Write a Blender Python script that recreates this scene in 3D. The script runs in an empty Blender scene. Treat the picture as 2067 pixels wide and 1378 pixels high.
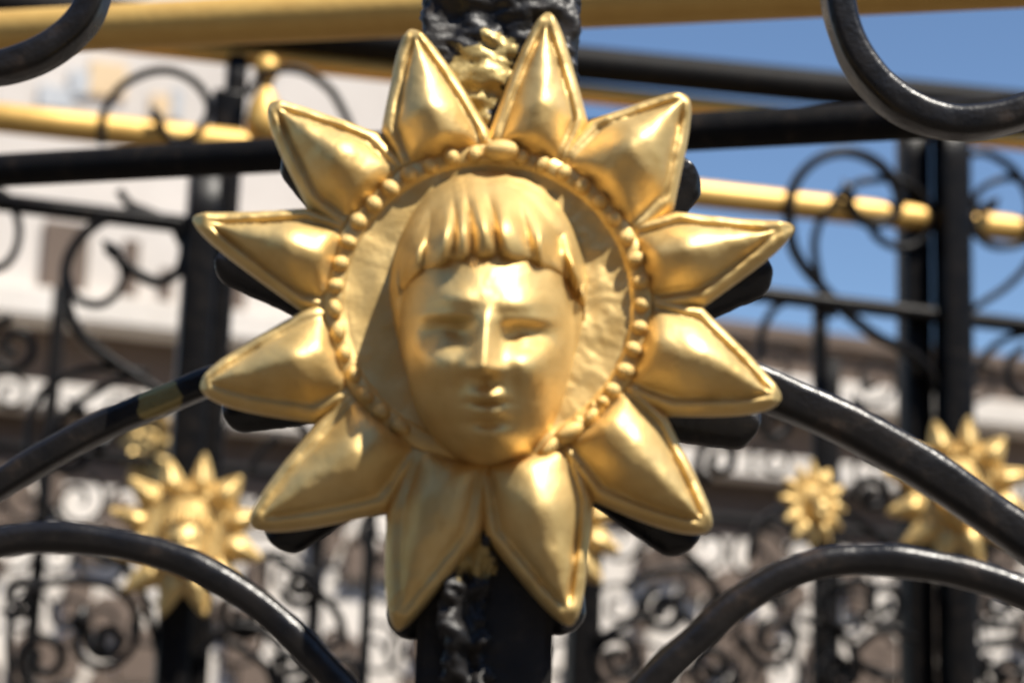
import bpy, bmesh, math, random
import numpy as np
from mathutils import Vector, Matrix, noise
rad = math.radians
random.seed(7)
scn = bpy.context.scene
col = scn.collection

# ------------------------------------------------------------------ camera, sky, sun, exposure
LENS, SENSOR, W, H = 70.0, 36.0, 2067, 1378
F = LENS / SENSOR * W
D0 = 0.784                                   # distance to the gold sun
S = D0 / F                                   # metres per photo pixel there
PITCH, ROLL = rad(12), rad(2)
CAM = Vector((0, 0, 1.6))
R = Matrix.Rotation(rad(90) + PITCH, 3, 'X') @ Matrix.Rotation(ROLL, 3, 'Z')
cam_d = bpy.data.cameras.new('camera')
cam = bpy.data.objects.new('camera', cam_d); col.objects.link(cam)
cam.matrix_world = Matrix.Translation(CAM) @ R.to_4x4()
cam_d.lens, cam_d.sensor_width = LENS, SENSOR
cam_d.clip_start, cam_d.clip_end = 0.02, 3000
cam_d.dof.use_dof = True
cam_d.dof.focus_distance = 0.97
cam_d.dof.aperture_fstop = 7.6
scn.camera = cam

SUN_DIR = Vector((0.45, -0.42, 0.91)).normalized()   # towards the sun
elev = math.asin(SUN_DIR.z); azim = math.atan2(SUN_DIR.x, SUN_DIR.y)
world = bpy.data.worlds.new('World'); scn.world = world; world.use_nodes = True
nt = world.node_tree
bg = nt.nodes['Background']
sky = nt.nodes.new('ShaderNodeTexSky'); sky.sky_type = 'NISHITA'
sky.sun_disc = False; sky.sun_elevation = elev; sky.sun_rotation = azim
sky.altitude = 300; sky.air_density = 1.0; sky.dust_density = 0.1; sky.ozone_density = 4.5
nt.links.new(sky.outputs[0], bg.inputs[0]); bg.inputs[1].default_value = 0.088
sl = bpy.data.lights.new('sun', 'SUN'); sl.energy = 5.0; sl.angle = rad(0.5); sl.color = (1, 0.94, 0.84)
so = bpy.data.objects.new('sun', sl); col.objects.link(so)
so.rotation_euler = (-SUN_DIR).to_track_quat('-Z', 'Y').to_euler(); so.location = (3, -3, 6)
scn.view_settings.view_transform = 'Standard'; scn.view_settings.look = 'None'
scn.view_settings.exposure = 0.62; scn.view_settings.gamma = 1
scn.view_settings.use_curve_mapping = False

# ------------------------------------------------------------------ geometry helpers
def pix_dir(px, py):
    return R @ Vector(((px - W / 2) / F, -(py - H / 2) / F, -1))
def at(px, py, d):
    return CAM + pix_dir(px, py) * d
class Wall:
    """an upright plane through two points of the view"""
    def __init__(s, dl, dr):
        a, b = at(0, 700, dl), at(W, 700, dr)
        u = b - a; u.z = 0; s.u = u.normalized(); s.o = at(W / 2, 700, (dl + dr) / 2)
        s.n = Vector((s.u.y, -s.u.x, 0))                     # towards the camera
        s.o = a.copy()
    def __call__(s, px, py, off=0.0):
        d = pix_dir(px, py)
        t = (s.o + s.n * off - CAM).dot(s.n) / d.dot(s.n)
        return CAM + d * t
    def uv(s, px, py):
        p = s(px, py) - s.o
        return p.dot(s.u), p.z + s.o.z
    def pt(s, u, z, n):
        q = s.o + s.u * u + s.n * n; q.z = z
        return q

def link(name, me, mat=None, parent=None):
    o = bpy.data.objects.new(name, me); col.objects.link(o)
    if mat is not None and not me.materials: me.materials.append(mat)
    if parent is not None: o.parent = parent
    return o
def smooth(me):
    me.polygons.foreach_set('use_smooth', [True] * len(me.polygons))
def from_grid(name, V, mat, parent=None, closed_u=False, extra=()):
    """V: numpy (m, n, 3) grid of points"""
    m, n = V.shape[:2]
    f = []
    for i in range(m - 1):
        for j in range(n if closed_u else n - 1):
            k = (j + 1) % n
            f.append((i * n + j, i * n + k, (i + 1) * n + k, (i + 1) * n + j))
    f += list(extra)
    me = bpy.data.meshes.new(name); me.from_pydata(V.reshape(-1, 3).tolist(), [], f)
    bm = bmesh.new(); bm.from_mesh(me)
    bmesh.ops.remove_doubles(bm, verts=bm.verts, dist=1e-6)
    bmesh.ops.recalc_face_normals(bm, faces=bm.faces); bm.to_mesh(me); bm.free()
    smooth(me)
    return link(name, me, mat, parent)
def spline(pts, per=10):
    P = [Vector(p) for p in pts]
    if len(P) == 2: return [P[0].lerp(P[1], i / 6) for i in range(7)]
    P = [P[0] * 2 - P[1]] + P + [P[-1] * 2 - P[-2]]
    out = []
    for i in range(1, len(P) - 2):
        a, b, c, d = P[i - 1:i + 3]
        for k in range(per):
            t = k / per
            out.append(0.5 * ((2 * b) + (c - a) * t + (2 * a - 5 * b + 4 * c - d) * t * t + (3 * b - a - 3 * c + d) * t ** 3))
    out.append(P[-2].copy())
    return out
def profile(w, dp, rnd, n=4):
    """rounded rectangle, w across, dp deep"""
    pts = []
    r = min(rnd, w / 2 - 1e-6, dp / 2 - 1e-6)
    for cx, cy, a0 in ((w / 2 - r, dp / 2 - r, 0), (-w / 2 + r, dp / 2 - r, 90), (-w / 2 + r, -dp / 2 + r, 180), (w / 2 - r, -dp / 2 + r, 270)):
        for k in range(n + 1):
            a = rad(a0 + 90 * k / n)
            pts.append((cx + r * math.cos(a), cy + r * math.sin(a)))
    return pts
def sweep(name, path, n, prof, mat, parent=None, rough=0.0, taper=None, rscale=60):
    """bar of the given profile along a path lying in the plane with normal n"""
    m = len(path); k = len(prof)
    V = np.zeros((m, k, 3))
    for i, p in enumerate(path):
        t = (path[min(i + 1, m - 1)] - path[max(i - 1, 0)]).normalized()
        side = n.cross(t).normalized(); dn = t.cross(side)
        f = 1.0 if taper is None else taper(i / (m - 1))
        for j, (a, b) in enumerate(prof):
            q = p + side * a * f + dn * b * f
            if rough:
                q = q + (side * a + dn * b).normalized() * noise.noise(q * rscale) * rough
            V[i, j] = q
    caps = [tuple(range(k)), tuple(range((m - 1) * k, m * k))]
    return from_grid(name, V, mat, parent, True, caps)
def circle(r, n=16):
    return [(r * math.cos(2 * math.pi * k / n), r * math.sin(2 * math.pi * k / n)) for k in range(n)]
def box_pts(name, pts8, mat, parent=None, bevel=0.0):
    me = bpy.data.meshes.new(name)
    me.from_pydata([tuple(p) for p in pts8], [], [(0, 1, 2, 3), (7, 6, 5, 4), (0, 4, 5, 1), (1, 5, 6, 2), (2, 6, 7, 3), (3, 7, 4, 0)])
    bm = bmesh.new(); bm.from_mesh(me); bmesh.ops.recalc_face_normals(bm, faces=bm.faces)
    if bevel: bmesh.ops.bevel(bm, geom=bm.edges[:], offset=bevel, segments=2, affect='EDGES')
    bm.to_mesh(me); bm.free()
    return link(name, me, mat, parent)
def wall_box(name, wl, u0, u1, z0, z1, n0, n1, mat, parent=None, bevel=0.0):
    c = [wl.pt(u, z, n) for n in (n0, n1) for u, z in ((u0, z0), (u1, z0), (u1, z1), (u0, z1))]
    return box_pts(name, c, mat, parent, bevel)
def empty(name, loc, label, cat, group=None, mtx=None):
    o = bpy.data.objects.new(name, None); col.objects.link(o)
    o.empty_display_size = 0.05
    if mtx is not None: o.matrix_world = mtx
    else: o.location = loc
    o['label'] = label; o['category'] = cat
    if group: o['group'] = group
    return o
def hold(parent, o):
    """parent a mesh that was built in world coordinates"""
    o.parent = parent; o.matrix_parent_inverse = Matrix.Translation(parent.location).inverted()
    return o

# ------------------------------------------------------------------ materials
def new_mat(name):
    m = bpy.data.materials.new(name); m.use_nodes = True
    n = m.node_tree.nodes; return m, n, m.node_tree.links, n['Principled BSDF']
def tex_noise(n, l, scale, detail=4, rough=0.55, coord='Object', vec=None):
    t = n.new('ShaderNodeTexNoise'); t.inputs['Scale'].default_value = scale
    t.inputs['Detail'].default_value = detail; t.inputs['Roughness'].default_value = rough
    if vec is None:
        c = n.new('ShaderNodeTexCoord'); vec = c.outputs[coord]
    l.new(vec, t.inputs['Vector']); return t
def ramp(n, l, src, stops):
    r = n.new('ShaderNodeValToRGB'); e = r.color_ramp.elements
    e[0].position, e[0].color = stops[0][0], (*stops[0][1], 1)
    e[1].position, e[1].color = stops[-1][0], (*stops[-1][1], 1)
    for p, c in stops[1:-1]:
        x = e.new(p); x.color = (*c, 1)
    l.new(src, r.inputs[0]); return r
def bump(n, l, src, b, strength, dist, prev=None):
    u = n.new('ShaderNodeBump'); u.inputs['Strength'].default_value = strength; u.inputs['Distance'].default_value = dist
    l.new(src, u.inputs['Height'])
    if prev is not None: l.new(prev.outputs[0], u.inputs['Normal'])
    l.new(u.outputs[0], b.inputs['Normal']); return u

def gold_mat(name, light=(0.79, 0.575, 0.245), dark=(0.67, 0.45, 0.16), rgh=(0.46, 0.58), metal=0.74, fine=420, worn=True):
    m, n, l, b = new_mat(name)
    big = tex_noise(n, l, 38, 5, 0.6)
    r = ramp(n, l, big.outputs['Fac'], [(0.32, dark), (0.6, light)])
    colr = r.outputs[0]
    if worn:
        sp = tex_noise(n, l, 95, 6, 0.7)
        k = ramp(n, l, sp.outputs['Fac'], [(0.66, (0, 0, 0)), (0.74, (1, 1, 1))])
        mx = n.new('ShaderNodeMix'); mx.data_type = 'RGBA'
        l.new(k.outputs[0], mx.inputs[0]); l.new(colr, mx.inputs[6]); mx.inputs[7].default_value = (0.34, 0.19, 0.055, 1)
        colr = mx.outputs[2]
    l.new(colr, b.inputs['Base Color'])
    b.inputs['Metallic'].default_value = metal
    b.inputs['Coat Weight'].default_value = 0.10; b.inputs['Coat Roughness'].default_value = 0.42
    rr = n.new('ShaderNodeMapRange'); rr.inputs[3].default_value, rr.inputs[4].default_value = rgh
    l.new(big.outputs['Fac'], rr.inputs[0]); l.new(rr.outputs[0], b.inputs['Roughness'])
    f = tex_noise(n, l, fine, 3, 0.5)
    b1 = bump(n, l, f.outputs['Fac'], b, 0.28, 0.0006)
    g = tex_noise(n, l, 120, 3, 0.5)
    bump(n, l, g.outputs['Fac'], b, 0.3, 0.0016, b1)
    return m
GOLD = gold_mat('gold_paint')
GOLD_STIPPLE = gold_mat('stippled_gold', fine=260)
RAIL_GOLD = gold_mat('rail_gold', (0.80, 0.50, 0.14), (0.75, 0.45, 0.12), (0.45, 0.55), 0.40, 150, False)

def iron_mat(name, patch=None, patch_r=0.02, rough=0.2, lump=0.5, bumpd=0.0012, spec=0.42, dk=1.0, gold_c=(0.50, 0.36, 0.12, 1)):
    m, n, l, b = new_mat(name)
    big = tex_noise(n, l, 55, 5, 0.6)
    r = ramp(n, l, big.outputs['Fac'], [(0.35, (0.007 * dk, 0.007 * dk, 0.008 * dk)), (0.58, (0.014 * dk, 0.012 * dk, 0.011 * dk)), (0.74, (0.045 * dk, 0.032 * dk, 0.024 * dk))])
    colr = r.outputs[0]
    b.inputs['Metallic'].default_value = 0.0
    b.inputs['Specular IOR Level'].default_value = spec
    rr = n.new('ShaderNodeMapRange'); rr.inputs[3].default_value, rr.inputs[4].default_value = rough, rough + 0.2
    l.new(big.outputs['Fac'], rr.inputs[0]); l.new(rr.outputs[0], b.inputs['Roughness'])
    if patch is not None:
        c = n.new('ShaderNodeTexCoord')
        acc = None
        for p, pr in patch:
            d = n.new('ShaderNodeVectorMath'); d.operation = 'DISTANCE'
            l.new(c.outputs['Object'], d.inputs[0]); d.inputs[1].default_value = p
            q = n.new('ShaderNodeMath'); q.operation = 'DIVIDE'; l.new(d.outputs['Value'], q.inputs[0]); q.inputs[1].default_value = pr
            if acc is None: acc = q
            else:
                mn = n.new('ShaderNodeMath'); mn.operation = 'MINIMUM'
                l.new(acc.outputs[0], mn.inputs[0]); l.new(q.outputs[0], mn.inputs[1]); acc = mn
        ns = tex_noise(n, l, 110, 5, 0.65)
        ad = n.new('ShaderNodeMath'); ad.operation = 'MULTIPLY_ADD'
        l.new(ns.outputs['Fac'], ad.inputs[0]); ad.inputs[1].default_value = 2.0; l.new(acc.outputs[0], ad.inputs[2])
        k = ramp(n, l, ad.outputs[0], [(0.0, (1, 1, 1)), (1.0, (0, 0, 0))])
        k.color_ramp.elements[0].position = 0.92
        sc = n.new('ShaderNodeMath'); sc.operation = 'MULTIPLY'; sc.inputs[1].default_value = 0.50
        l.new(ad.outputs[0], sc.inputs[0]); l.new(sc.outputs[0], k.inputs[0])
        mx = n.new('ShaderNodeMix'); mx.data_type = 'RGBA'
        l.new(k.outputs[0], mx.inputs[0]); l.new(colr, mx.inputs[6]); mx.inputs[7].default_value = gold_c
        colr = mx.outputs[2]
        ml = n.new('ShaderNodeMath'); ml.operation = 'MULTIPLY'; ml.inputs[1].default_value = 0.5
        l.new(k.outputs[0], ml.inputs[0]); l.new(ml.outputs[0], b.inputs['Metallic'])
    l.new(colr, b.inputs['Base Color'])
    f = tex_noise(n, l, 520, 2, 0.5)
    b1 = bump(n, l, f.outputs['Fac'], b, 0.16, 0.0006)
    g = tex_noise(n, l, 105, 5, 0.62)
    bump(n, l, g.outputs['Fac'], b, lump, bumpd, b1)
    return m
IRON = iron_mat('black_iron_paint', lump=0.4, bumpd=0.0015)
IRON_ROUGH = iron_mat('matt_black_iron', rough=0.5, spec=0.14, dk=0.6)
IRON_FAR = iron_mat('far_black_iron', rough=0.25, spec=0.17, dk=0.5)

def stone_mat(name, a, b_, scale=1.2, bstr=0.4):
    m, n, l, b = new_mat(name)
    t = tex_noise(n, l, scale, 8, 0.62)
    r = ramp(n, l, t.outputs['Fac'], [(0.3, a), (0.68, b_)])
    l.new(r.outputs[0], b.inputs['Base Color']); b.inputs['Roughness'].default_value = 0.85
    g = tex_noise(n, l, scale * 14, 6, 0.6)
    bump(n, l, g.outputs['Fac'], b, bstr, 0.02)
    return m
CREAM = stone_mat('cream_stucco', (0.60, 0.545, 0.48), (0.72, 0.665, 0.60))
PALE = stone_mat('pale_stone', (0.52, 0.47, 0.42), (0.64, 0.585, 0.53), 0.6)
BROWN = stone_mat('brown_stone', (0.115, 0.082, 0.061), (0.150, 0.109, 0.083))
PAVING = stone_mat('paving', (0.060, 0.049, 0.040), (0.085, 0.069, 0.055), 2.0)
GLASSDARK, _n, _l, _b = new_mat('dark_window_glass')
_b.inputs['Base Color'].default_value = (0.05, 0.045, 0.04, 1); _b.inputs['Roughness'].default_value = 0.12
TINT_O = stone_mat('ochre_stucco', (0.60, 0.42, 0.24), (0.70, 0.54, 0.34))
TINT_B = stone_mat('bluish_stucco', (0.36, 0.38, 0.40), (0.50, 0.51, 0.52))

# ------------------------------------------------------------------ ground and buildings
me = bpy.data.meshes.new('ground')
me.from_pydata([(-900, -900, 0), (900, -900, 0), (900, 900, 0), (-900, 900, 0)], [], [(0, 1, 2, 3)])
g = link('ground', me, PAVING); g['kind'] = 'structure'

WB = Wall(12.5, 15.5)                       # ochre-brown building across the square
def bz(py, px=0): return WB.uv(px, py)[1]
uL, uR = WB.uv(-900, 700)[0], WB.uv(3000, 700)[0]
zt = bz(500)
low = empty('stone_building', WB.pt((uL + uR) / 2, 0, 0), 'low brown stone building with cream string courses and arches across the square', 'building')
def lb(name, u0, u1, z0, z1, n0, n1, mat, bevel=0.0):
    return hold(low, wall_box(name, WB, u0, u1, z0, z1, n0, n1, mat, None, bevel))
zc = bz(965)                                # below it the wall is cream
lb('wall', uL, uR, zc, zt, -6, 0, BROWN)
lb('wall', uL, uR, 0, zc - 0.003, -6, 0.05, CREAM)
lb('cornice', uL, uR, bz(655), bz(592), 0.003, 0.35, CREAM, 0.02)
lb('string_course', uL, uR, bz(832), bz(776), 0.003, 0.28, CREAM, 0.02)
lb('parapet', uL, uR, zt + 0.003, zt + 0.12, -6.1, 0.1, BROWN, 0.02)
uA = WB.uv(1000, 700)[0]
lb('attic', uL, uA, bz(590), bz(392), 0.003, 0.22, PALE)
for (x0, x1, y0, y1) in ((58, 150, 452, 588), (-130, -60, 452, 588), (222, 252, 470, 588), (300, 322, 520, 588), (400, 470, 470, 588)):
    u0, u1 = WB.uv(x0, 700)[0], WB.uv(x1, 700)[0]
    lb('window', u0, u1, bz(y1 - 2, 0), bz(y0, 0), 0.223, 0.26, BROWN)
# arched openings and applied ornament of the lower cream storey
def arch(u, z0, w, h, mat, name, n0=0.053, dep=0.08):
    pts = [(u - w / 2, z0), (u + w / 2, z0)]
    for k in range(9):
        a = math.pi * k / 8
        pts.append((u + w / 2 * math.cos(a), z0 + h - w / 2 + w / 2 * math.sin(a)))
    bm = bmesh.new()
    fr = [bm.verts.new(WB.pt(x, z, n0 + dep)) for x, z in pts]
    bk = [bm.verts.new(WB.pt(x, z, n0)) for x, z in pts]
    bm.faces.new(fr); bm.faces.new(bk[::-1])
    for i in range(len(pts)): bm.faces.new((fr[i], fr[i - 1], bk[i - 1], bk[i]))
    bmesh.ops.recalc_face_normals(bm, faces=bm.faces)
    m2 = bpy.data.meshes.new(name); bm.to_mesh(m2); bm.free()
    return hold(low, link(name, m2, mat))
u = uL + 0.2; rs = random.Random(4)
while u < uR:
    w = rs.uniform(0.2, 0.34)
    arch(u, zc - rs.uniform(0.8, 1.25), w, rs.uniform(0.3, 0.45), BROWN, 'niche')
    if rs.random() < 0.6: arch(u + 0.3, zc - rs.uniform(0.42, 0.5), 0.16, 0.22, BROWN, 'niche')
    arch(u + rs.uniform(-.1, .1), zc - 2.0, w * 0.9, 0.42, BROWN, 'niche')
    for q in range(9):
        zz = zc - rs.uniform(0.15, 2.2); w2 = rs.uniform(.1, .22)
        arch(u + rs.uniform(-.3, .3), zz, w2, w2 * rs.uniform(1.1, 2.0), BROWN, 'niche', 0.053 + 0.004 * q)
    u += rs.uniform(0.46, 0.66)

WT = Wall(19, 23)
tall = empty('pale_building', WT.pt(0, 0, 0), 'tall pale sunlit building rising above the brown one at left', 'building')
def tb(name, px0, px1, py0, py1, n0, n1, mat, bevel=0.0):
    u0, u1 = WT.uv(px0, 400)[0], WT.uv(px1, 400)[0]
    z0, z1 = max(0, WT.uv(px0, py1)[1]), WT.uv(px0, py0)[1]
    return hold(tall, wall_box(name, WT, u0, u1, z0, z1, n0, n1, mat, None, bevel))
uTR = WT.uv(1010, 400)[0]
hold(tall, wall_box('wall', WT, WT.uv(-1500, 400)[0], uTR, 0, 16, -8, 0, PALE))
for (x0, x1, y0, y1) in ((62, 150, 425, 640), (215, 245, 450, 620), (-120, -40, 425, 640)):
    f = tb('window', x0, x1, y0, y1, 0.003, 0.10, BROWN); 
for (x0, x1, y0, y1, m) in ((160, 235, 120, 190, TINT_O), (290, 330, 190, 240, TINT_O), (60, 130, 170, 215, TINT_B), (120, 160, 140, 190, TINT_B), (330, 352, 180, 240, TINT_B)):
    tb('wall_panel', x0, x1, y0, y1, 0.003, 0.05, m)
tb('cornice', -1500, 1010, 352, 380, 0.003, 0.4, CREAM)
tb('cornice', -1500, 1010, 285, 300, 0.003, 0.3, CREAM)

# unseen shaded building added behind the camera to darken reflections in gold and iron
beh = empty('stone_building', (0, -19, 0), 'unseen brown stone building in shade, added behind the camera to darken reflections', 'building')
def bb(name, x0, x1, y0, y1, z0, z1, mat):
    return hold(beh, box_pts(name, [Vector((x, y, z)) for y in (y0, y1) for x, z in ((x0, z0), (x1, z0), (x1, z1), (x0, z1))], mat))
bb('wall', -45, 45, -27, -19, 0, 11.5, BROWN)
bb('cornice', -45, 45, -18.997, -18.5, 11.0, 11.6, CREAM)
for i in range(22):
    for zz in (1.0, 4.6, 8.0):
        bb('window', -42 + i * 4, -40.6 + i * 4, -18.997, -18.94, zz, zz + 2.1, GLASSDARK)

# ------------------------------------------------------------------ the gold sun medallion
O = at(985, 612, D0)
LX = Vector((math.cos(ROLL), 0, math.sin(ROLL))); LY = Vector((-math.sin(ROLL), 0, math.cos(ROLL))); LZ = Vector((0, -1, 0))
MED = Matrix(((LX.x, LY.x, LZ.x, O.x), (LX.y, LY.y, LZ.y, O.y), (LX.z, LY.z, LZ.z, O.z), (0, 0, 0, 1)))
def P(px, py, h=0.0):
    """photo pixel -> the medallion's own x, y (in pixels) at height h above its plane"""
    d = pix_dir(px, py)
    p = CAM + d * ((O.y - h * S - CAM.y) / d.y) - O
    return np.array((p.dot(LX) / S, p.dot(LY) / S))
def nz(x, y, z, sc): return noise.noise(Vector((x * sc, y * sc, z)))

TIPS = [(830, 48), (1105, 14), (1392, 186), (1608, 450), (1582, 800), (1438, 1064), (1155, 1258), (800, 1268), (503, 1057), (398, 775), (383, 433), (540, 198)]
VALS = [(988, 262), (1190, 240), (1362, 420), (1420, 612), (1350, 832), (1200, 1005), (978, 1080), (783, 1030), (636, 850), (612, 622), (622, 412), (766, 262)]
sun = empty('gold_sun', O, 'large gold painted sun with a human face and twelve rays on the black post', 'sun ornament', 'gold sun ornaments on the railings', mtx=MED)
CEN = P(985, 612)
RING_C = P(985, 606, 30)
def make_ray(k):
    tip = P(*TIPS[k], 22); va = P(*VALS[k - 1], 5); vb = P(*VALS[k], 5)
    nt_, ns = 44, 37
    V = np.zeros((nt_, ns + 2, 3))
    ra, rb = va - CEN, vb - CEN
    ia, ib = CEN + ra * (262 / np.linalg.norm(ra)), CEN + rb * (262 / np.linalg.norm(rb))
    axis = tip - (va + vb) / 2; L = np.linalg.norm(axis); ax = axis / L; nrm = np.array((-ax[1], ax[0]))
    gro = {7: 0.15, 8: 0.4, 9: 0.4, 2: 0.7}.get(k, 1.0); ampk = {7: 0.62, 8: 0.85, 6: 0.9}.get(k, 1.0)
    bend = random.uniform(-7, 7); conc = {8: 0.9, 9: 0.88, 5: 0.95, 10: 1.2, 3: 1.15, 2: 1.1}.get(k, 1.0) + random.uniform(-.04, .04)
    WS = None
    for i in list(range(nt_)) + list(range(nt_)):
        if i == 0 and WS is None: WS = []
        elif i == 0:
            kp = 6; pad = np.concatenate([np.full(kp, WS[0]), WS, np.full(kp, WS[-1])])
            WS = np.minimum(np.convolve(pad, np.hanning(2 * kp + 3)[1:-1] / np.hanning(2 * kp + 3).sum(), 'valid'), WS)
        t = i / (nt_ - 1)
        if t < 0.3:
            q = t / 0.3
            a = ia + (va - ia) * q; b = ib + (vb - ib) * q
            m = (a + b) / 2; hv = (vb - va) / 2 * (0.9 + 0.1 * q)
            tau = 0
        else:
            tau = ((t - 0.3) / 0.7); tau = 1 - (1 - tau) ** 1.5
            m = (va + vb) / 2 + axis * tau
            f = 0.77 * (1 - tau) ** conc + 0.23 * math.sqrt(max(0, 1 - tau ** 5))
            flare = 0.0 * math.sin(math.pi * tau) * (1 if tau > 0 else 0)
            hv = (vb - va) / 2 * (f + flare)
        m = m + nrm * bend * math.sin(math.pi * t)
        Wd = max(np.linalg.norm(hv), 0.01)
        if isinstance(WS, list):
            WS.append(Wd); continue
        for j in range(ns):
            s = -1 + 2 * j / (ns - 1)
            s = math.sin(s * math.pi / 2) * 0.55 + s * 0.45
            p = m + hv * s
            e = (1 - abs(s)) * Wd
            rimw = min(26, Wd * 0.62)
            if e < rimw: h = -16 + 40 * math.sqrt(max(0, 1 - (1 - e / rimw) ** 2)) * min(1, Wd / 26)
            else: h = -16 + 40 * min(1, Wd / 26)
            inner = WS[i] - 33
            if inner > 1:
                gd = (e - 31) / 5.5
                h -= gro * (11 + 6 * nz(p[0], p[1], k + 11, 0.02)) * math.exp(-gd * gd) * min(1, inner / 12)
                v = abs(s) * Wd / inner
                if v < 1:
                    amp = ampk * min(78, 1.0 * inner) * (1.06 - 0.14 * t)
                    rr0 = np.linalg.norm(p - CEN); amp *= 0.56 + 0.44 * min(1, max(0, (rr0 - 325) / 80))
                    h += amp * (1 - v ** (1.85 + 0.25 * nz(k * 3.7, t, 1, 1.0))) ** 0.95
            r = np.linalg.norm(p - CEN)
            fade = min(1, max(0, (r - 312) / 34)); fade = fade * fade * (3 - 2 * fade)
            h = 4 + (h - 4) * fade if r < 346 else h
            h += 7.0 * nz(p[0] + 50 * k, p[1], k * 7.1, 0.017) + 2.6 * nz(p[0], p[1], k * 3.3 + 5, 0.06)
            V[i, j + 1] = (p[0], p[1], h)
        V[i, 0] = (*(m - hv * 0.97), -38); V[i, -1] = (*(m + hv * 0.97), -38)
    o = from_grid('ray', V * S, GOLD, sun, True)
    return o
rays = [make_ray(k) for k in range(12)]

# disc with raised ring
def radial(name, prof, c, mat, parent, seg=160, wob=0.0, web=None):
    V = np.zeros((len(prof), seg, 3))
    for i, (r, h) in enumerate(prof):
        for j in range(seg):
            a = 2 * math.pi * j / seg
            q = r if r < 340 or web is None else 340 + (r - 340) * web(a)
            x, y = c[0] + q * math.cos(a), c[1] + q * math.sin(a)
            V[i, j] = (x, y, h + wob * nz(x, y, 2.2, 0.02) + wob * 0.5 * nz(x, y, 9, 0.06) * (1 if c[0] == 0 else min(1, max(0.25, (x - 60) / 120))))
    return from_grid(name, V * S, mat, parent, True)
pr = [(432, -36), (431, -20), (420, -8), (395, 2), (365, 9), (345, 14), (328, 18)]
for k in range(9):
    a = math.pi * k / 8
    pr.append((309 + 21 * math.cos(a), 15 + 9 * math.sin(a)))
pr += [(283, 15), (272, 13), (255, 12)] + [(r, 12) for r in range(249, 0, -6)] + [(0.5, 12)]
_va = sorted((math.atan2(*(P(*v, 0) - RING_C)[::-1]) % (2 * math.pi), np.linalg.norm(P(*v, 0) - RING_C)) for v in VALS)
_ang = [_va[-1][0] - 2 * math.pi] + [q[0] for q in _va] + [_va[0][0] + 2 * math.pi]
_rad = [_va[-1][1]] + [q[1] for q in _va] + [_va[0][1]]
def web(a): return max(0.05, (np.interp(a % (2 * math.pi), _ang, _rad) - 8 - 340) / 92)
radial('disc', pr, RING_C, GOLD_STIPPLE, sun, 340, 4.0, web)

# beads round the ring
bm = bmesh.new(); bmesh.ops.create_uvsphere(bm, u_segments=14, v_segments=9, radius=1)
bead_me = bpy.data.meshes.new('bead'); bm.to_mesh(bead_me); bm.free(); smooth(bead_me)
bead_me.materials.append(GOLD)
NB = 41
for k in range(NB):
    a = rad(90) - 2 * math.pi * (k + 0.4) / NB
    deg = math.degrees(a) % 360
    if 238 < deg < 300: continue
    o = link('bead', bead_me, None, sun)
    rr = 308 + random.uniform(-2.5, 2.5)
    big = 1.0
    sx, sy = 16.5 * random.uniform(0.9, 1.1), 19 * random.uniform(0.9, 1.1)
    if 175 < deg < 238: sx *= 1.25; sy *= 0.8
    o.location = ((RING_C[0] + rr * math.cos(a)) * S, (RING_C[1] + rr * math.sin(a)) * S, (25 + random.uniform(-2, 2)) * S)
    o.rotation_euler = (0, 0, a + random.uniform(-.3, .3))
    o.scale = (sy * S, sx * S, 16 * S)
kx, ky = P(1012, 303, 45)
o = link('knob', bead_me.copy(), None, sun); o.location = (kx * S, ky * S, 40 * S); o.scale = (38 * S, 23 * S, 28 * S)

# face ----------------------------------------------------------------
PO = np.array([O.x, O.y, O.z]) - np.array(CAM)
def onto(X, Y, Z):
    """head points (x right, y up of the brow, z out, in pixels) -> medallion coordinates; the head tips a little forward"""
    Rn = np.array(R)
    D = (Rn @ np.stack([(980 + X - W / 2) / F, -(650 - Y - H / 2) / F, -np.ones_like(X)]).reshape(3, -1)).reshape(3, *X.shape)
    t = (PO[1] - Z * S) / D[1]
    p = D * t - PO.reshape(3, *([1] * X.ndim))
    return np.stack([(p[0] * LX.x + p[1] * LX.y + p[2] * LX.z) / S, (p[0] * LY.x + p[1] * LY.y + p[2] * LY.z) / S, Z], axis=-1)
ZK = 1.22
def sm(a, b, k):                             # smooth maximum
    h = np.clip(0.5 + 0.5 * (a - b) / k, 0, 1)
    return b + (a - b) * h + k * h * (1 - h)
def gs(x, y, cx, cy, sx, sy, a): return a * np.exp(-((x - cx) / sx) ** 2 - ((y - cy) / sy) ** 2)
EXN = 2.3
def hoodw(y): return 204 - 34 * np.clip((70 - y) / 170, 0, 1)
def dome(x, y):
    rh = (np.abs((x - 6) / hoodw(y)) ** EXN + np.abs((y + 2) / np.where(y > -2, 306, 288)) ** EXN) ** (1 / EXN)
    hood = 70 * np.clip(1 - rh ** 3.0, 0, 1) ** 0.55
    wj = 178 - 14 * np.clip((-y - 70) / 200, 0, 1.3)
    rf = (np.abs((x - 4) / wj) ** 2.2 + np.abs((y + 8) / np.where(y > -8, 290, 281)) ** 2.2) ** (1 / 2.2)
    face = 200 * np.clip(1 - rf ** 2.3, 0, 1) ** 0.6
    return sm(hood, face, 16)
def sup(a, top=306, bot=288):
    c, q = math.cos(a), math.sin(a)
    k = (abs(c) ** EXN + abs(q) ** EXN) ** (-1 / EXN)
    y = (top if q > 0 else bot) * q * k
    return float(hoodw(np.array(y))) * c * k, y
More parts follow.
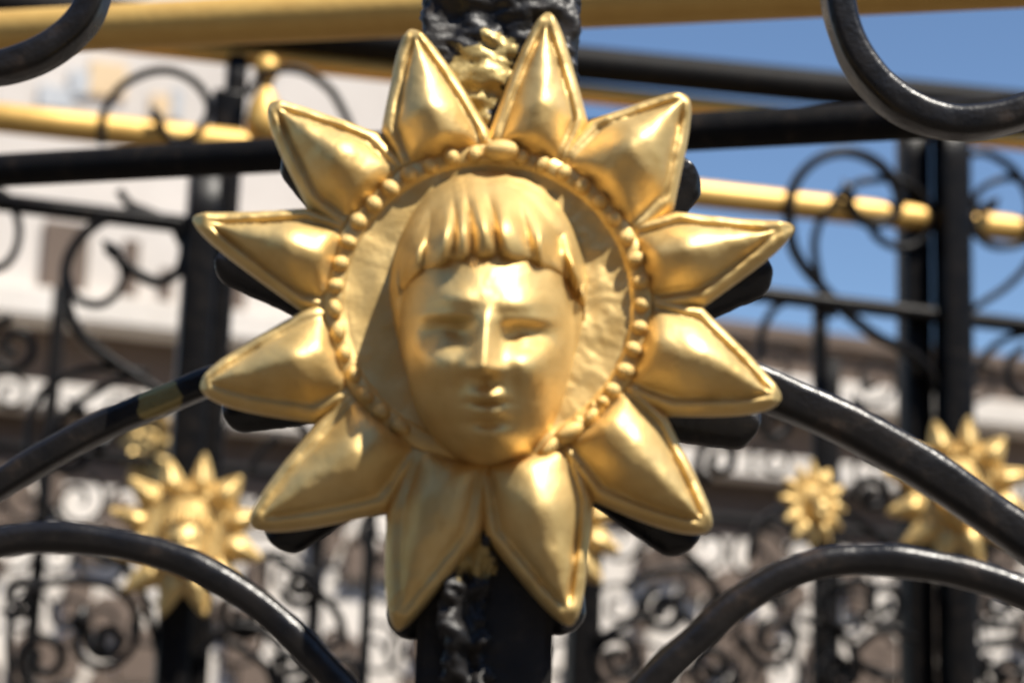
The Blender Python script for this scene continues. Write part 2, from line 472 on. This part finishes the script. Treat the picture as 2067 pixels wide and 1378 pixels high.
def face_h(x, y):
    z = dome(x, y)
    ny = np.clip((26 - y) / 118, 0, 1)
    f = gs(x, y, 0, 80, 120, 55, 8)
    f = f + gs(x, y, -58, 46, 50, 26, 14) + gs(x, y, 70, 36, 50, 26, 15)             # brow bosses
    f = f + gs(x, y, -76, 14, 52, 12, 8) + gs(x, y, 84, 5, 52, 12, 8)               # brow ridges
    f = f + gs(x, y, -76, -22, 42, 25, -44) + gs(x, y, 80, -30, 42, 25, -44)         # sockets
    f = f + gs(x, y, -80, -27, 27, 16, 24) + gs(x, y, 82, -35, 27, 16, 24)          # eyeballs
    f = f + gs(x, y, -80, -10, 34, 5, 4) + gs(x, y, 82, -18, 34, 5, 4)              # upper lids
    f = f + gs(x, y, -80, -30, 20, 3, -2) + gs(x, y, 82, -38, 20, 3, -2)
    cut = 1 / (1 + np.exp(-(y + 101) / 5.0)); top = 1 / (1 + np.exp((y - 24) / 12))
    nx = x - (2 - 7 * ny)
    f = f + (17 + 47 * ny ** 1.2) * np.exp(-(np.abs(nx) / (18 + 10 * ny)) ** 1.9) * cut * top
    f = f + gs(x, y, -5, -88, 15, 13, 7)
    f = f + gs(x, y, -31, -92, 13, 11, 15) + gs(x, y, 22, -94, 13, 11, 15)          # nostrils
    f = f + gs(x, y, -92, -86, 50, 42, 25) + gs(x, y, 84, -90, 50, 46, 27)          # cheeks
    f = f + gs(x, y, 4, -158, 56, 44, 15)                                           # muzzle
    f = f + gs(x, y, 3, -147, 33, 10, 15) + gs(x, y, 3, -143, 7, 6, -5) + gs(x, y, 5, -164, 36, 4.5, -12)
    f = f + gs(x, y, 6, -180, 28, 10, 15) + gs(x, y, 6, -204, 42, 11, -10)
    f = f + gs(x, y, 14, -238, 54, 27, 27)
    f = f + gs(x, y, 0, -122, 9, 12, -6)
    f = f + gs(x, y, -52, -128, 13, 30, -7) + gs(x, y, 58, -130, 13, 30, -7)
    return z + 1.15 * f * np.clip((z - 70) / 60, 0, 1)
nr, na = 150, 300
V = np.zeros((nr, na, 3))
rho = np.sin(np.linspace(0.004, math.pi / 2, nr))
th = np.linspace(0, 2 * math.pi, na, endpoint=False)
RR, TT = np.meshgrid(rho, th, indexing='ij')
KK = (np.abs(np.cos(TT)) ** EXN + np.abs(np.sin(TT)) ** EXN) ** (-1 / EXN)
Y = -2 + np.where(np.sin(TT) > 0, 306, 288) * RR * KK * np.sin(TT)
X = 6 + hoodw(-2 + np.where(np.sin(TT) > 0, 306, 288) * KK * np.sin(TT)) * RR * KK * np.cos(TT)
Z = face_h(X, Y)
for i in range(nr):
    for j in range(na):
        Z[i, j] += 1.6 * nz(X[i, j], Y[i, j], 4.4, 0.03) + 0.5 * nz(X[i, j], Y[i, j], 8.4, 0.12)
Z = Z * ZK + 10; Z[-1] = 0
V = onto(X, Y, Z)
face = from_grid('face', V * S, GOLD, sun, True)
# hair: a fringe of thick combed locks
HL = [(-176, 36), (-162, 68), (-132, 98), (-90, 114), (-40, 125), (15, 129), (75, 124), (130, 106), (172, 74), (196, 32), (204, -6)]
hl = spline([(x, y, 0) for x, y in HL], 20)
nsx, ntx = len(hl), 46
V = np.zeros((ntx, nsx, 3))
for j, p in enumerate(hl):
    s = j / (nsx - 1)
    a = rad(174 - 176 * s)
    ox, oy = sup(a, 304, 286); ox, oy = ox * 0.985 + 6, oy - 2
    for i in range(ntx):
        t = i / (ntx - 1)
        x, y = p.x + (ox - p.x) * t, p.y + (oy - p.y) * t
        ph = s * 9.5 + 0.30 * math.sin(s * 13 + 1) + 0.22 * math.sin(t * 3.2 + s * 9) + 0.6 * nz(s * 40, t * 5, 1, 0.2)
        lock = abs(math.sin(math.pi * ph)) ** 0.75
        lift = 8 * min(1, t / 0.06) + 62 * math.sin(math.pi * min(1, t / 0.92) ** 0.85) ** 0.85 + 8 * t * (1 - t ** 6)
        sideg = min(1, 1.7 * math.sin(math.pi * min(1, max(0, s)))) ** 1.1
        fd = min(1, max(0, (t - 0.5) / 0.34)); fd = fd * fd * (3 - 2 * fd)
        mod = (0.36 + 0.64 * lock) * (1 - fd) + (0.74 + 0.14 * lock) * fd + 0.10 * math.exp(-((t - 0.42) / 0.15) ** 2)
        strand = 5.0 * math.sin(math.pi * ph * 3.4 + 2.5 * t) * max(0, 1 - t / 0.5) + 2 * math.sin(math.pi * ph * 5) * (1 - t) * min(1, t * 8)
        base = float(dome(np.array(x), np.array(y)))
        wav = 6 * (abs(math.sin(math.pi * ph)) - 0.5) * max(0, 1 - t / 0.15)
        V[i, j] = (x, y - wav * 1.3, base * ZK + 8 + (lift * mod * sideg + strand * sideg - 8 * (1 - min(1, sideg * 2)) if t > 0 else -12) )
V = onto(V[..., 0], V[..., 1], V[..., 2])
from_grid('hair', V * S, GOLD, face)
# curled collar lumps under the jaw on the right
for (px, py, sx, sy, rz) in ((1150, 872, 38, 20, 0.5), (1108, 905, 30, 16, 0.9), (1192, 842, 26, 15, 0.9), (1215, 812, 16, 14, 0)):
    c = P(px, py, 25)
    o = link('collar_lobe', bead_me, None, sun)
    o.location = (c[0] * S, c[1] * S, 22 * S); o.scale = (sx * S, sy * S, 26 * S); o.rotation_euler = (0, 0, rz)
# black iron star of the reverse side, behind the post
star = empty('iron_star', O, 'black iron star with blunt rays seen behind the large gold sun', 'star plate', mtx=MED @ Matrix.Translation((0, 0, -350 * S)))
def make_back_ray(k):
    tip = P(*TIPS[k], 22); d = tip - CEN; L = np.linalg.norm(d); ax = d / L
    if k == 2: q = rad(-5.5); ax = np.array((ax[0] * math.cos(q) - ax[1] * math.sin(q), ax[0] * math.sin(q) + ax[1] * math.cos(q)))
    nn = np.array((-ax[1], ax[0]))
    V = []
    prof = []
    for i in range(30):
        t = 1 - (1 - i / 29) ** 1.7; r = 250 + (L - 250 - 2) * t
        w = 110 - 52 * max(0, (r - 330) / 280)
        w = w * math.sqrt(max(0.0, 1 - max(0, (r - (L - 42)) / 40) ** 2)) if r > L - 42 else w
        prof.append((r, max(w * (0.78 if k in (9, 10, 11, 0) else 1.0), 0.5)))
    G = np.zeros((30, 14, 3))
    for i, (r, w) in enumerate(prof):
        for j, (a, b) in enumerate(profile(w * 2, 46, 18, 2)[:14] if False else [(w * math.cos(q), 30 * math.sin(q) * min(1, w / 18)) for q in np.linspace(0, 2 * math.pi, 14, endpoint=False)]):
            p = ax * r + nn * a
            G[i, j] = (p[0] + 2 * nz(p[0], p[1], k, 0.05), p[1] + 2 * nz(p[1], p[0], k, 0.05), b)
    o = from_grid('ray', G * S, IRON, star, True)
for k in range(12): make_back_ray(k)
radial('hub', [(0.5, 18), (250, 18), (318, 10), (320, -14), (250, -22), (0.5, -22)], np.array((0., 0.)), IRON, star, 48)

# ------------------------------------------------------------------ near railing: post, collar, scrolled bars
WN = Wall(D0 + 0.035, D0 + 0.035)            # plane of the bars, just behind the sun
near = empty('iron_railing', (O.x, O.y + 0.035, 0), 'nearest black wrought iron post and thick curved bars holding the large sun', 'railing')
gold_spots = [(tuple(WN(965, 150, 0.03)), 0.014), (tuple(WN(930, 195, 0.03)), 0.015), (tuple(WN(1005, 100, 0.03)), 0.009), (tuple(WN(955, 1120, 0.03)), 0.010), (tuple(WN(1178, 220, 0.02)), 0.009)]
def lumpy_box(name, c0, c1, hw, hd, mat, amp, parent, sc=45, nn=90, m=44):
    path = [c0.lerp(c1, i / nn) for i in range(nn + 1)]
    pf = []
    base = profile(hw * 2, hd * 2, 0.003, 3)
    for i in range(len(base)):
        a, b = Vector(base[i]), Vector(base[(i + 1) % len(base)])
        k = max(1, int((b - a).length / 0.0022))
        pf += [tuple(a.lerp(b, q / k)) for q in range(k)]
    V = np.zeros((nn + 1, len(pf), 3))
    for i, p in enumerate(path):
        for j, (a, b) in enumerate(pf):
            d = Vector((a, -b, 0)); q = p + d
            lump = noise.turbulence(q * sc, 3, False) * 0.8 + noise.turbulence(q * sc * 3.1, 2, False) * 0.3 - 0.6
            V[i, j] = q + d.normalized() * lump * amp
    o = from_grid(name, V, mat, None, True, [tuple(range(len(pf))), tuple(range(nn * len(pf), (nn + 1) * len(pf)))])
    return hold(parent, o)
POST_M = iron_mat('post_iron_with_gold_splashes', gold_spots, lump=0.6, bumpd=0.0015, rough=0.36, gold_c=(0.44, 0.33, 0.13, 1))
cxp = at(992, 700, D0 + 0.03)
yb = O.y + 0.042
pz = Vector((cxp.x, yb, 0.0)); p0 = at(978, 1378, D0 + 0.035); 
wpost = 132 * S * 1.03
bot = Vector((at(980, 1250, D0).x, yb, 0.0)); top = Vector((at(980, 1250, D0).x, yb, 2.4))
hold(near, box_pts('post', [bot + Vector((a, b, 0)) for a, b in ((-wpost, -.03), (wpost, -.03), (wpost, .03), (-wpost, .03))] + [top + Vector((a, b, 0)) for a, b in ((-wpost, -.03), (wpost, -.03), (wpost, .03), (-wpost, .03))], POST_M, None, 0.003))
ctop = at(1007, 60, D0)
lumpy_box('post_collar', Vector((ctop.x, yb, at(1000, 330, D0).z)), Vector((ctop.x, yb, at(1000, -420, D0).z)), 174 * S, 0.036, POST_M, 0.0052, near, 75, 130)
lumpy_box('weld_lump', Vector((at(945, 1300, D0).x, yb - 0.022, at(945, 1420, D0).z)), Vector((at(945, 1300, D0).x, yb - 0.022, at(945, 1080, D0).z)), 62 * S, 0.022, POST_M, 0.011, near, 75, 40)

barp = profile(58 * S, 84 * S, 20 * S, 4)
PATCH_BAR = iron_mat('bar_iron_with_gold_patch', [(tuple(WN(318, 812, 0.008)), 0.0095), (tuple(WN(300, 822, 0.008)), 0.006), (tuple(WN(336, 800, 0.008)), 0.006)], gold_c=(0.33, 0.26, 0.10, 1))
def near_bar(pts, w=58, dp=84, mat=IRON, per=14, off=0.0, rnd=0.28):
    path = spline([WN(x, y, off) for x, y in pts], per)
    o = sweep('scroll_bar', path, WN.n, profile(w * S, dp * S, rnd * w * S, 5), mat, None, rough=0.0008, rscale=55)
    return hold(near, o)
near_bar([(-260, 1180), (-120, 1060), (0, 978), (120, 905), (230, 850), (330, 808), (430, 770), (560, 730), (800, 690)], 56, 70, PATCH_BAR)
near_bar([(2300, 1240), (2180, 1165), (2067, 1085), (1960, 1010), (1840, 930), (1730, 870), (1630, 822), (1530, 780), (1400, 735), (1200, 690)], 84, 92)
near_bar([(-160, 1150), (-80, 1118), (0, 1094), (90, 1084), (180, 1088), (290, 1108), (390, 1142), (480, 1190), (560, 1250), (640, 1330), (720, 1420), (790, 1520), (850, 1640)], 60, 76, off=0.032, rnd=0.4)
near_bar([(1160, 1560), (1230, 1470), (1310, 1378), (1390, 1302), (1480, 1222), (1580, 1162), (1690, 1132), (1800, 1130), (1910, 1148), (2000, 1172), (2090, 1206), (2180, 1250), (2300, 1340)], 62, 78, off=0.032, rnd=0.4)
near_bar([(-190, 60), (-120, 118), (-60, 138), (0, 138), (70, 118), (130, 80), (170, 36), (192, -20), (196, -90), (170, -170), (100, -230)], 62, 88, off=0.012)
near_bar([(1770, -260), (1710, -160), (1690, -70), (1694, 10), (1716, 90), (1758, 158), (1815, 210), (1880, 240), (1950, 250), (2030, 238), (2110, 205), (2180, 150), (2200, 60)], 64, 92, off=0.012)

# ------------------------------------------------------------------ middle railing A: gold hand rail and black rail
WA = Wall(1.80, 1.48)
mid = empty('iron_railing', WA(1900, 700).xyz * 1.0, 'middle railing of one thick gold tube above a black tube, passing behind the large sun', 'railing')
mid.location.z = 0
def rail(wl, parent, name, a, b, r, mat, offs=(0, 0)):
    pa, pb = wl(*a, offs[0]), wl(*b, offs[1])
    path = [pa.lerp(pb, i / 8) for i in range(9)]
    d = (pb - pa).normalized(); n = d.cross(Vector((0, 0, 1))).normalized()
    return hold(parent, sweep(name, path, n, circle(r, 24), mat))
rail(WA, mid, 'gold_rail', (-500, 93), (2600, -66), 0.0213, RAIL_GOLD)
rail(WA, mid, 'rail', (-500, 372), (2600, 200), 0.0155, IRON_ROUGH)
for px in (-420, 2480):
    b = WA(px, 300); b.z = 0; t = WA(px, -20)
    t = Vector((b.x, b.y, t.z))
    hold(mid, sweep('post', [b.lerp(t, i / 8) for i in range(9)], Vector((0, 1, 0)), profile(0.05, 0.05, 0.004, 2), IRON_ROUGH))

# ------------------------------------------------------------------ far railing B with its scrolls
WR = Wall(3.05, 3.55)
far = empty('iron_railing', WR(1033, 700), 'far black scrollwork railing with gold and black rails that carries small gold suns', 'railing')
far.location.z = 0
rail(WR, far, 'gold_rail', (-300, 205), (2600, 522), 0.0235, RAIL_GOLD, (-.03, -.03))
rail(WR, far, 'gold_rail', (-100, 48), (2600, 345), 0.0175, RAIL_GOLD, (-.05, -.05))
rail(WR, far, 'rail', (-300, 372), (2600, 722), 0.0145, IRON_FAR, (-.005, -.005))
rail(WR, far, 'rail', (-300, -18), (2600, 270), 0.031, IRON_ROUGH, (-.03, -.03))
def v_post(wl, px, py, w, ptop, parent, mat=IRON_FAR, off=0.0, dp=None):
    b = wl(px, py, off); t = wl(px, ptop, off); b = Vector((b.x, b.y, 0)); t = Vector((b.x, b.y, t.z))
    return hold(parent, sweep('post', [b.lerp(t, i / 30) for i in range(31)], wl.n, profile(w, dp or w, 0.005, 2), mat))
v_post(WR, 396, 620, 0.050, 330, far)
v_post(WR, 446, 620, 0.034, 60, far, off=-0.05)
v_post(WR, 1846, 620, 0.050, 230, far, off=-0.05)
v_post(WR, 1924, 620, 0.054, 230, far)
v_post(WR, 742, 1180, 0.018, 880, far, off=-0.12)
v_post(WR, 1655, 700, 0.024, 600, far, off=-0.1)
v_post(WR, 1178, 1200, 0.05, 900, far, off=-0.05)
c = WR(459, 230, -0.05)
hold(far, sweep('post_collar', [c + Vector((0, 0, z)) for z in (-.034, -.03, .028, .033)], WR.n, profile(.052, .052, .006, 2), IRON_FAR))
def lathe(name, prof, base, mat, parent, seg=24):
    V = np.zeros((len(prof), seg, 3))
    for i, (r, z) in enumerate(prof):
        for j in range(seg):
            a = 2 * math.pi * j / seg
            V[i, j] = (base.x + r * math.cos(a), base.y + r * math.sin(a), base.z + z)
    return hold(parent, from_grid(name, V, mat, None, True))
fb = WR(530, 285, -0.02)
lathe('finial', [(0.001, 0), (.026, .004), (.031, .03), (.026, .06), (.016, .082), (.010, .092), (.013, .104), (.020, .116), (.021, .128), (.014, .142), (.001, .148)], fb, RAIL_GOLD, far)
FW = 0.0125
def scroll(pts, w=FW, parent=far, wl=WR, off=0.0, mat=IRON_FAR, per=7):
    path = spline([wl(x, y, off) for x, y in pts], per)
    return hold(parent, sweep('scroll', path, wl.n, profile(w, w * 1.3, w * 0.3, 2), mat))
TR = [
 [(205, 290), (210, 230), (240, 180), (290, 150), (340, 143), (385, 160), (413, 190), (422, 222), (410, 252), (385, 278), (352, 284), (330, 265), (322, 243)],
 [(500, 190), (530, 152), (575, 139), (620, 148), (665, 180), (690, 220), (706, 262), (700, 320)],
 [(236, 521), (276, 552), (319, 569), (356, 552), (370, 520), (370, 483), (348, 454), (308, 436), (254, 431), (203, 447), (160, 483), (136, 527), (131, 574), (138, 625), (160, 672), (203, 712), (254, 748), (312, 785), (385, 830)],
 [(136, 560), (150, 598), (176, 612), (203, 614), (232, 596), (250, 563), (248, 540), (238, 524)],
 [(240, 385), (262, 412), (300, 428), (345, 452), (366, 490)],
 [(-60, 400), (0, 388), (25, 415), (38, 455), (35, 495), (20, 525), (0, 540), (-30, 545)],
 [(56, 920), (62, 846), (83, 795), (120, 766), (163, 748), (225, 743), (290, 752)],
 [(80, 905), (120, 850), (160, 810), (203, 785), (247, 763), (300, 750)],
 [(80, 940), (84, 985), (96, 1022), (119, 1053), (155, 1088), (192, 1114), (238, 1134), (264, 1157), (287, 1195), (303, 1248), (318, 1310), (330, 1390)],
 [(24, 1400), (19, 1310), (23, 1252), (54, 1202), (100, 1176), (153, 1172), (215, 1180), (261, 1210), (278, 1255), (270, 1300), (240, 1335), (195, 1345), (160, 1320), (155, 1285), (178, 1262)],
 [(537, 1114), (598, 1153), (644, 1195), (682, 1241), (690, 1285), (660, 1310), (625, 1296), (618, 1262)],
 [(400, 1330), (430, 1290), (470, 1266), (520, 1270), (560, 1300), (575, 1345), (560, 1390)],
 [(440, 1285), (500, 1316), (540, 1350), (556, 1400)],
 [(640, 1378), (600, 1330), (560, 1320)],
 [(1656, 574), (1645, 520), (1645, 480), (1656, 445), (1678, 412), (1703, 385), (1736, 368), (1776, 362), (1808, 363), (1841, 377), (1872, 410), (1880, 445), (1863, 482), (1830, 500), (1795, 494), (1767, 474), (1757, 450)],
 [(1890, 790), (1879, 756), (1854, 727), (1817, 701), (1770, 679), (1727, 647), (1690, 614), (1654, 574), (1625, 541), (1603, 505), (1594, 465), (1593, 417), (1605, 370), (1634, 334), (1674, 312), (1718, 308), (1761, 323), (1794, 352), (1812, 388), (1812, 424), (1790, 446), (1761, 453), (1732, 439), (1714, 410), (1722, 395)],
 [(1953, 312), (1990, 310), (2030, 330), (2059, 360), (2080, 410), (2075, 470)],
 [(1992, 420), (1966, 416), (1975, 388), (2000, 370), (2037, 359), (2075, 368)],
 [(1957, 430), (1972, 472), (2008, 497), (2060, 493), (2100, 470)],
 [(1960, 625), (1990, 606), (2030, 580), (2070, 540), (2100, 490)],
 [(1534, 730), (1536, 680), (1548, 645), (1572, 616), (1620, 600), (1660, 612), (1685, 640)],
 [(2090, 670), (2040, 680), (2005, 700), (1975, 735), (1955, 775), (1945, 820)],
 [(2067, 700), (2040, 725), (2035, 770), (2060, 800), (2090, 800)],
 [(1515, 1130), (1520, 1090), (1540, 1050), (1585, 1022), (1640, 1018), (1695, 1030), (1735, 1052), (1775, 1085), (1800, 1120)],
 [(1260, 1185), (1300, 1162), (1350, 1148), (1400, 1150), (1440, 1180), (1455, 1220), (1440, 1255), (1405, 1262), (1380, 1240)],
 [(1370, 1105), (1400, 1130), (1430, 1165), (1450, 1215), (1452, 1260), (1430, 1300)],
 [(1205, 1290), (1270, 1255), (1330, 1235), (1380, 1195)],
 [(1665, 1185), (1655, 1215), (1670, 1250), (1700, 1262), (1735, 1250), (1760, 1215), (1750, 1180), (1725, 1170), (1702, 1190)],
 [(1720, 1380), (1725, 1320), (1755, 1285), (1800, 1270), (1845, 1290)],
 [(1620, 1250), (1680, 1262), (1710, 1290), (1730, 1330), (1770, 1362), (1810, 1360)],
 [(1965, 1320), (1990, 1300), (2030, 1290), (2070, 1300), (2090, 1340)],
 [(1970, 1240), (1960, 1290), (1985, 1340), (2030, 1360), (2080, 1350)],
 [(570, 830), (600, 850), (640, 900), (660, 950)],
 [(560, 880), (520, 920), (500, 960)],
 [(1770, 840), (1780, 870), (1800, 890), (1822, 880)],
]
for i, pts in enumerate(TR):
    scroll(pts, FW * (1.35 if i in (2, 15) else 1.0), off=random.uniform(-.02, .0))
# small leaf curls (forged blobs) on the scrolls
def blob(px, py, r, ang, parent=far, wl=WR):
    a = wl(px, py, 0.008)
    d = (wl.u * math.cos(ang) + Vector((0, 0, 1)) * math.sin(ang))
    path = [a + d * r * 2.2 * (i / 8) for i in range(9)]
    return hold(parent, sweep('leaf', path, wl.n, profile(r, r * .8, r * .25, 2), IRON_FAR, taper=lambda t: 0.25 + 1.0 * math.sin(math.pi * min(1, t * 1.05 + .1)) ** 1.0 if t < .95 else .2))
for b in ((240, 520, .018, 2.4), (1990, 425, .018, .8), (1715, 400, .016, 1.9), (150, 1270, .02, 1.2), (322, 250, .014, 2.0), (1735, 840, .02, 1.8), (170, 840, .018, 2.4), (1745, 790, .014, 1.4), (190, 915, .018, .9), (1780, 940, .02, 2.5), (1700, 1195, .014, 1.6)):
    blob(*b)

# ------------------------------------------------------------------ dense scroll panel still farther away
WD = Wall(5.3, 6.0)
deep = empty('iron_railing', WD(1033, 700), 'farthest scrollwork railing, a dense blur of small dark curls low in the view', 'railing')
deep.location.z = 0
def spiral_pts(cx, cy, r, turns, a0, sgn, n=16):
    out = []
    for i in range(n):
        t = i / (n - 1); q = r * (1 - 0.78 * t)
        a = a0 + sgn * 2 * math.pi * turns * t
        out.append((cx + q * math.cos(a), cy + q * math.sin(a)))
    return out
rd = random.Random(11)
rowy = 0
for row, (y0, rr) in enumerate(((690, 52), (890, 50), (1075, 58), (1195, 60), (1320, 58))):
    x = -40 + (row % 2) * 60
    while x < 2150:
        yy = y0 + 0.085 * (x - 1000) + rd.uniform(-14, 14)
        if not (640 < x < 1350 and yy < 1020):
            if not (row == 0 and (x < 1400 or rd.random() < 0.4)) and not (row == 1 and rd.random() < 0.5):
                scroll(spiral_pts(x, yy, rr * rd.uniform(.8, 1.15), 1.3, rd.uniform(0, 6.28), rd.choice((-1, 1))), 0.0125, deep, WD, rd.uniform(-.01, .01), IRON_ROUGH, 4)
        x += rr * (2.1 if row < 2 else 1.55) * rd.uniform(.85, 1.15)
for (x, y, r_, tn, a0, sg) in ((90, 1330, 62, 1.5, 1.0, 1), (215, 1290, 40, 1.3, 3.5, -1), (490, 1235, 52, 1.5, 0.4, 1), (610, 1180, 44, 1.4, 2.8, -1), (585, 1345, 50, 1.5, 5.0, 1), (690, 1360, 40, 1.4, 1.6, -1),
                               (1250, 1330, 56, 1.5, 2.0, 1), (1340, 1230, 46, 1.4, 4.4, -1), (1440, 1345, 52, 1.5, 0.2, 1), (1560, 1290, 58, 1.5, 3.2, -1), (1690, 1350, 44, 1.4, 5.5, 1), (1780, 1215, 46, 1.4, 2.2, -1),
                               (2010, 1215, 52, 1.5, 0.9, 1), (2030, 1360, 50, 1.4, 4.0, -1), (1575, 1180, 40, 1.4, 1.2, 1), (40, 1200, 44, 1.4, 2.5, -1), (130, 905, 50, 1.5, 0.3, 1), (30, 700, 58, 1.5, 4.6, -1), (1450, 930, 46, 1.4, 2.0, 1), (1570, 850, 44, 1.4, 5.2, -1), (1760, 1000, 40, 1.3, 3.0, 1)):
    scroll(spiral_pts(x, y, r_, tn, a0, sg, 20), FW * 1.1, far, WR, -.03 if y > 1100 else -.08, IRON_FAR, 5)
rail(WD, deep, 'rail', (-300, 1000 - 130), (2500, 1000 + 150), 0.016, IRON_ROUGH, (-.03, -.03))
for px in (80, 640, 1180, 1680, 2110):
    v_post(WD, px, 1100, 0.04, 660 + .09 * (px - 1000), deep, IRON_ROUGH, -.03)

# ------------------------------------------------------------------ small suns on the far railings
def copy_sun(px, py, d, label, yaw=0.0, spin=0.0, k=1.0):
    r = sun.copy(); col.objects.link(r)
    p = at(px, py, d)
    r.matrix_world = Matrix.Translation(p) @ Matrix.Rotation(yaw, 4, 'Z') @ Matrix.Translation(-O) @ MED @ Matrix.Rotation(spin, 4, 'Z') @ Matrix.Scale(k, 4)
    r['label'] = label
    for ch in sun.children:
        if ch.name.split('.')[0] in ('bead', 'collar_lobe'): continue
        c = ch.copy(); col.objects.link(c); c.parent = r
        for g in ch.children:
            q = g.copy(); col.objects.link(q); q.parent = c
    return r
copy_sun(376, 1074, 3.0, 'small gold sun with a face on the left post, crossed by a curved bar', rad(4))
copy_sun(1932, 990, 3.2, 'small gold sun on the right twin posts, half hidden by a slanting bar', rad(-4))
copy_sun(1108, 1062, 3.2, 'gold sun almost hidden behind the large one, one ray tip showing at lower right')
copy_sun(1642, 1014, 3.2, 'tiny blurred gold sun left of the twin posts at right', rad(30), 0.2, 0.56)
copy_sun(300, 892, 5.4, 'tiny blurred gold sun behind the left post, above the small sun', rad(-40), 0.15)
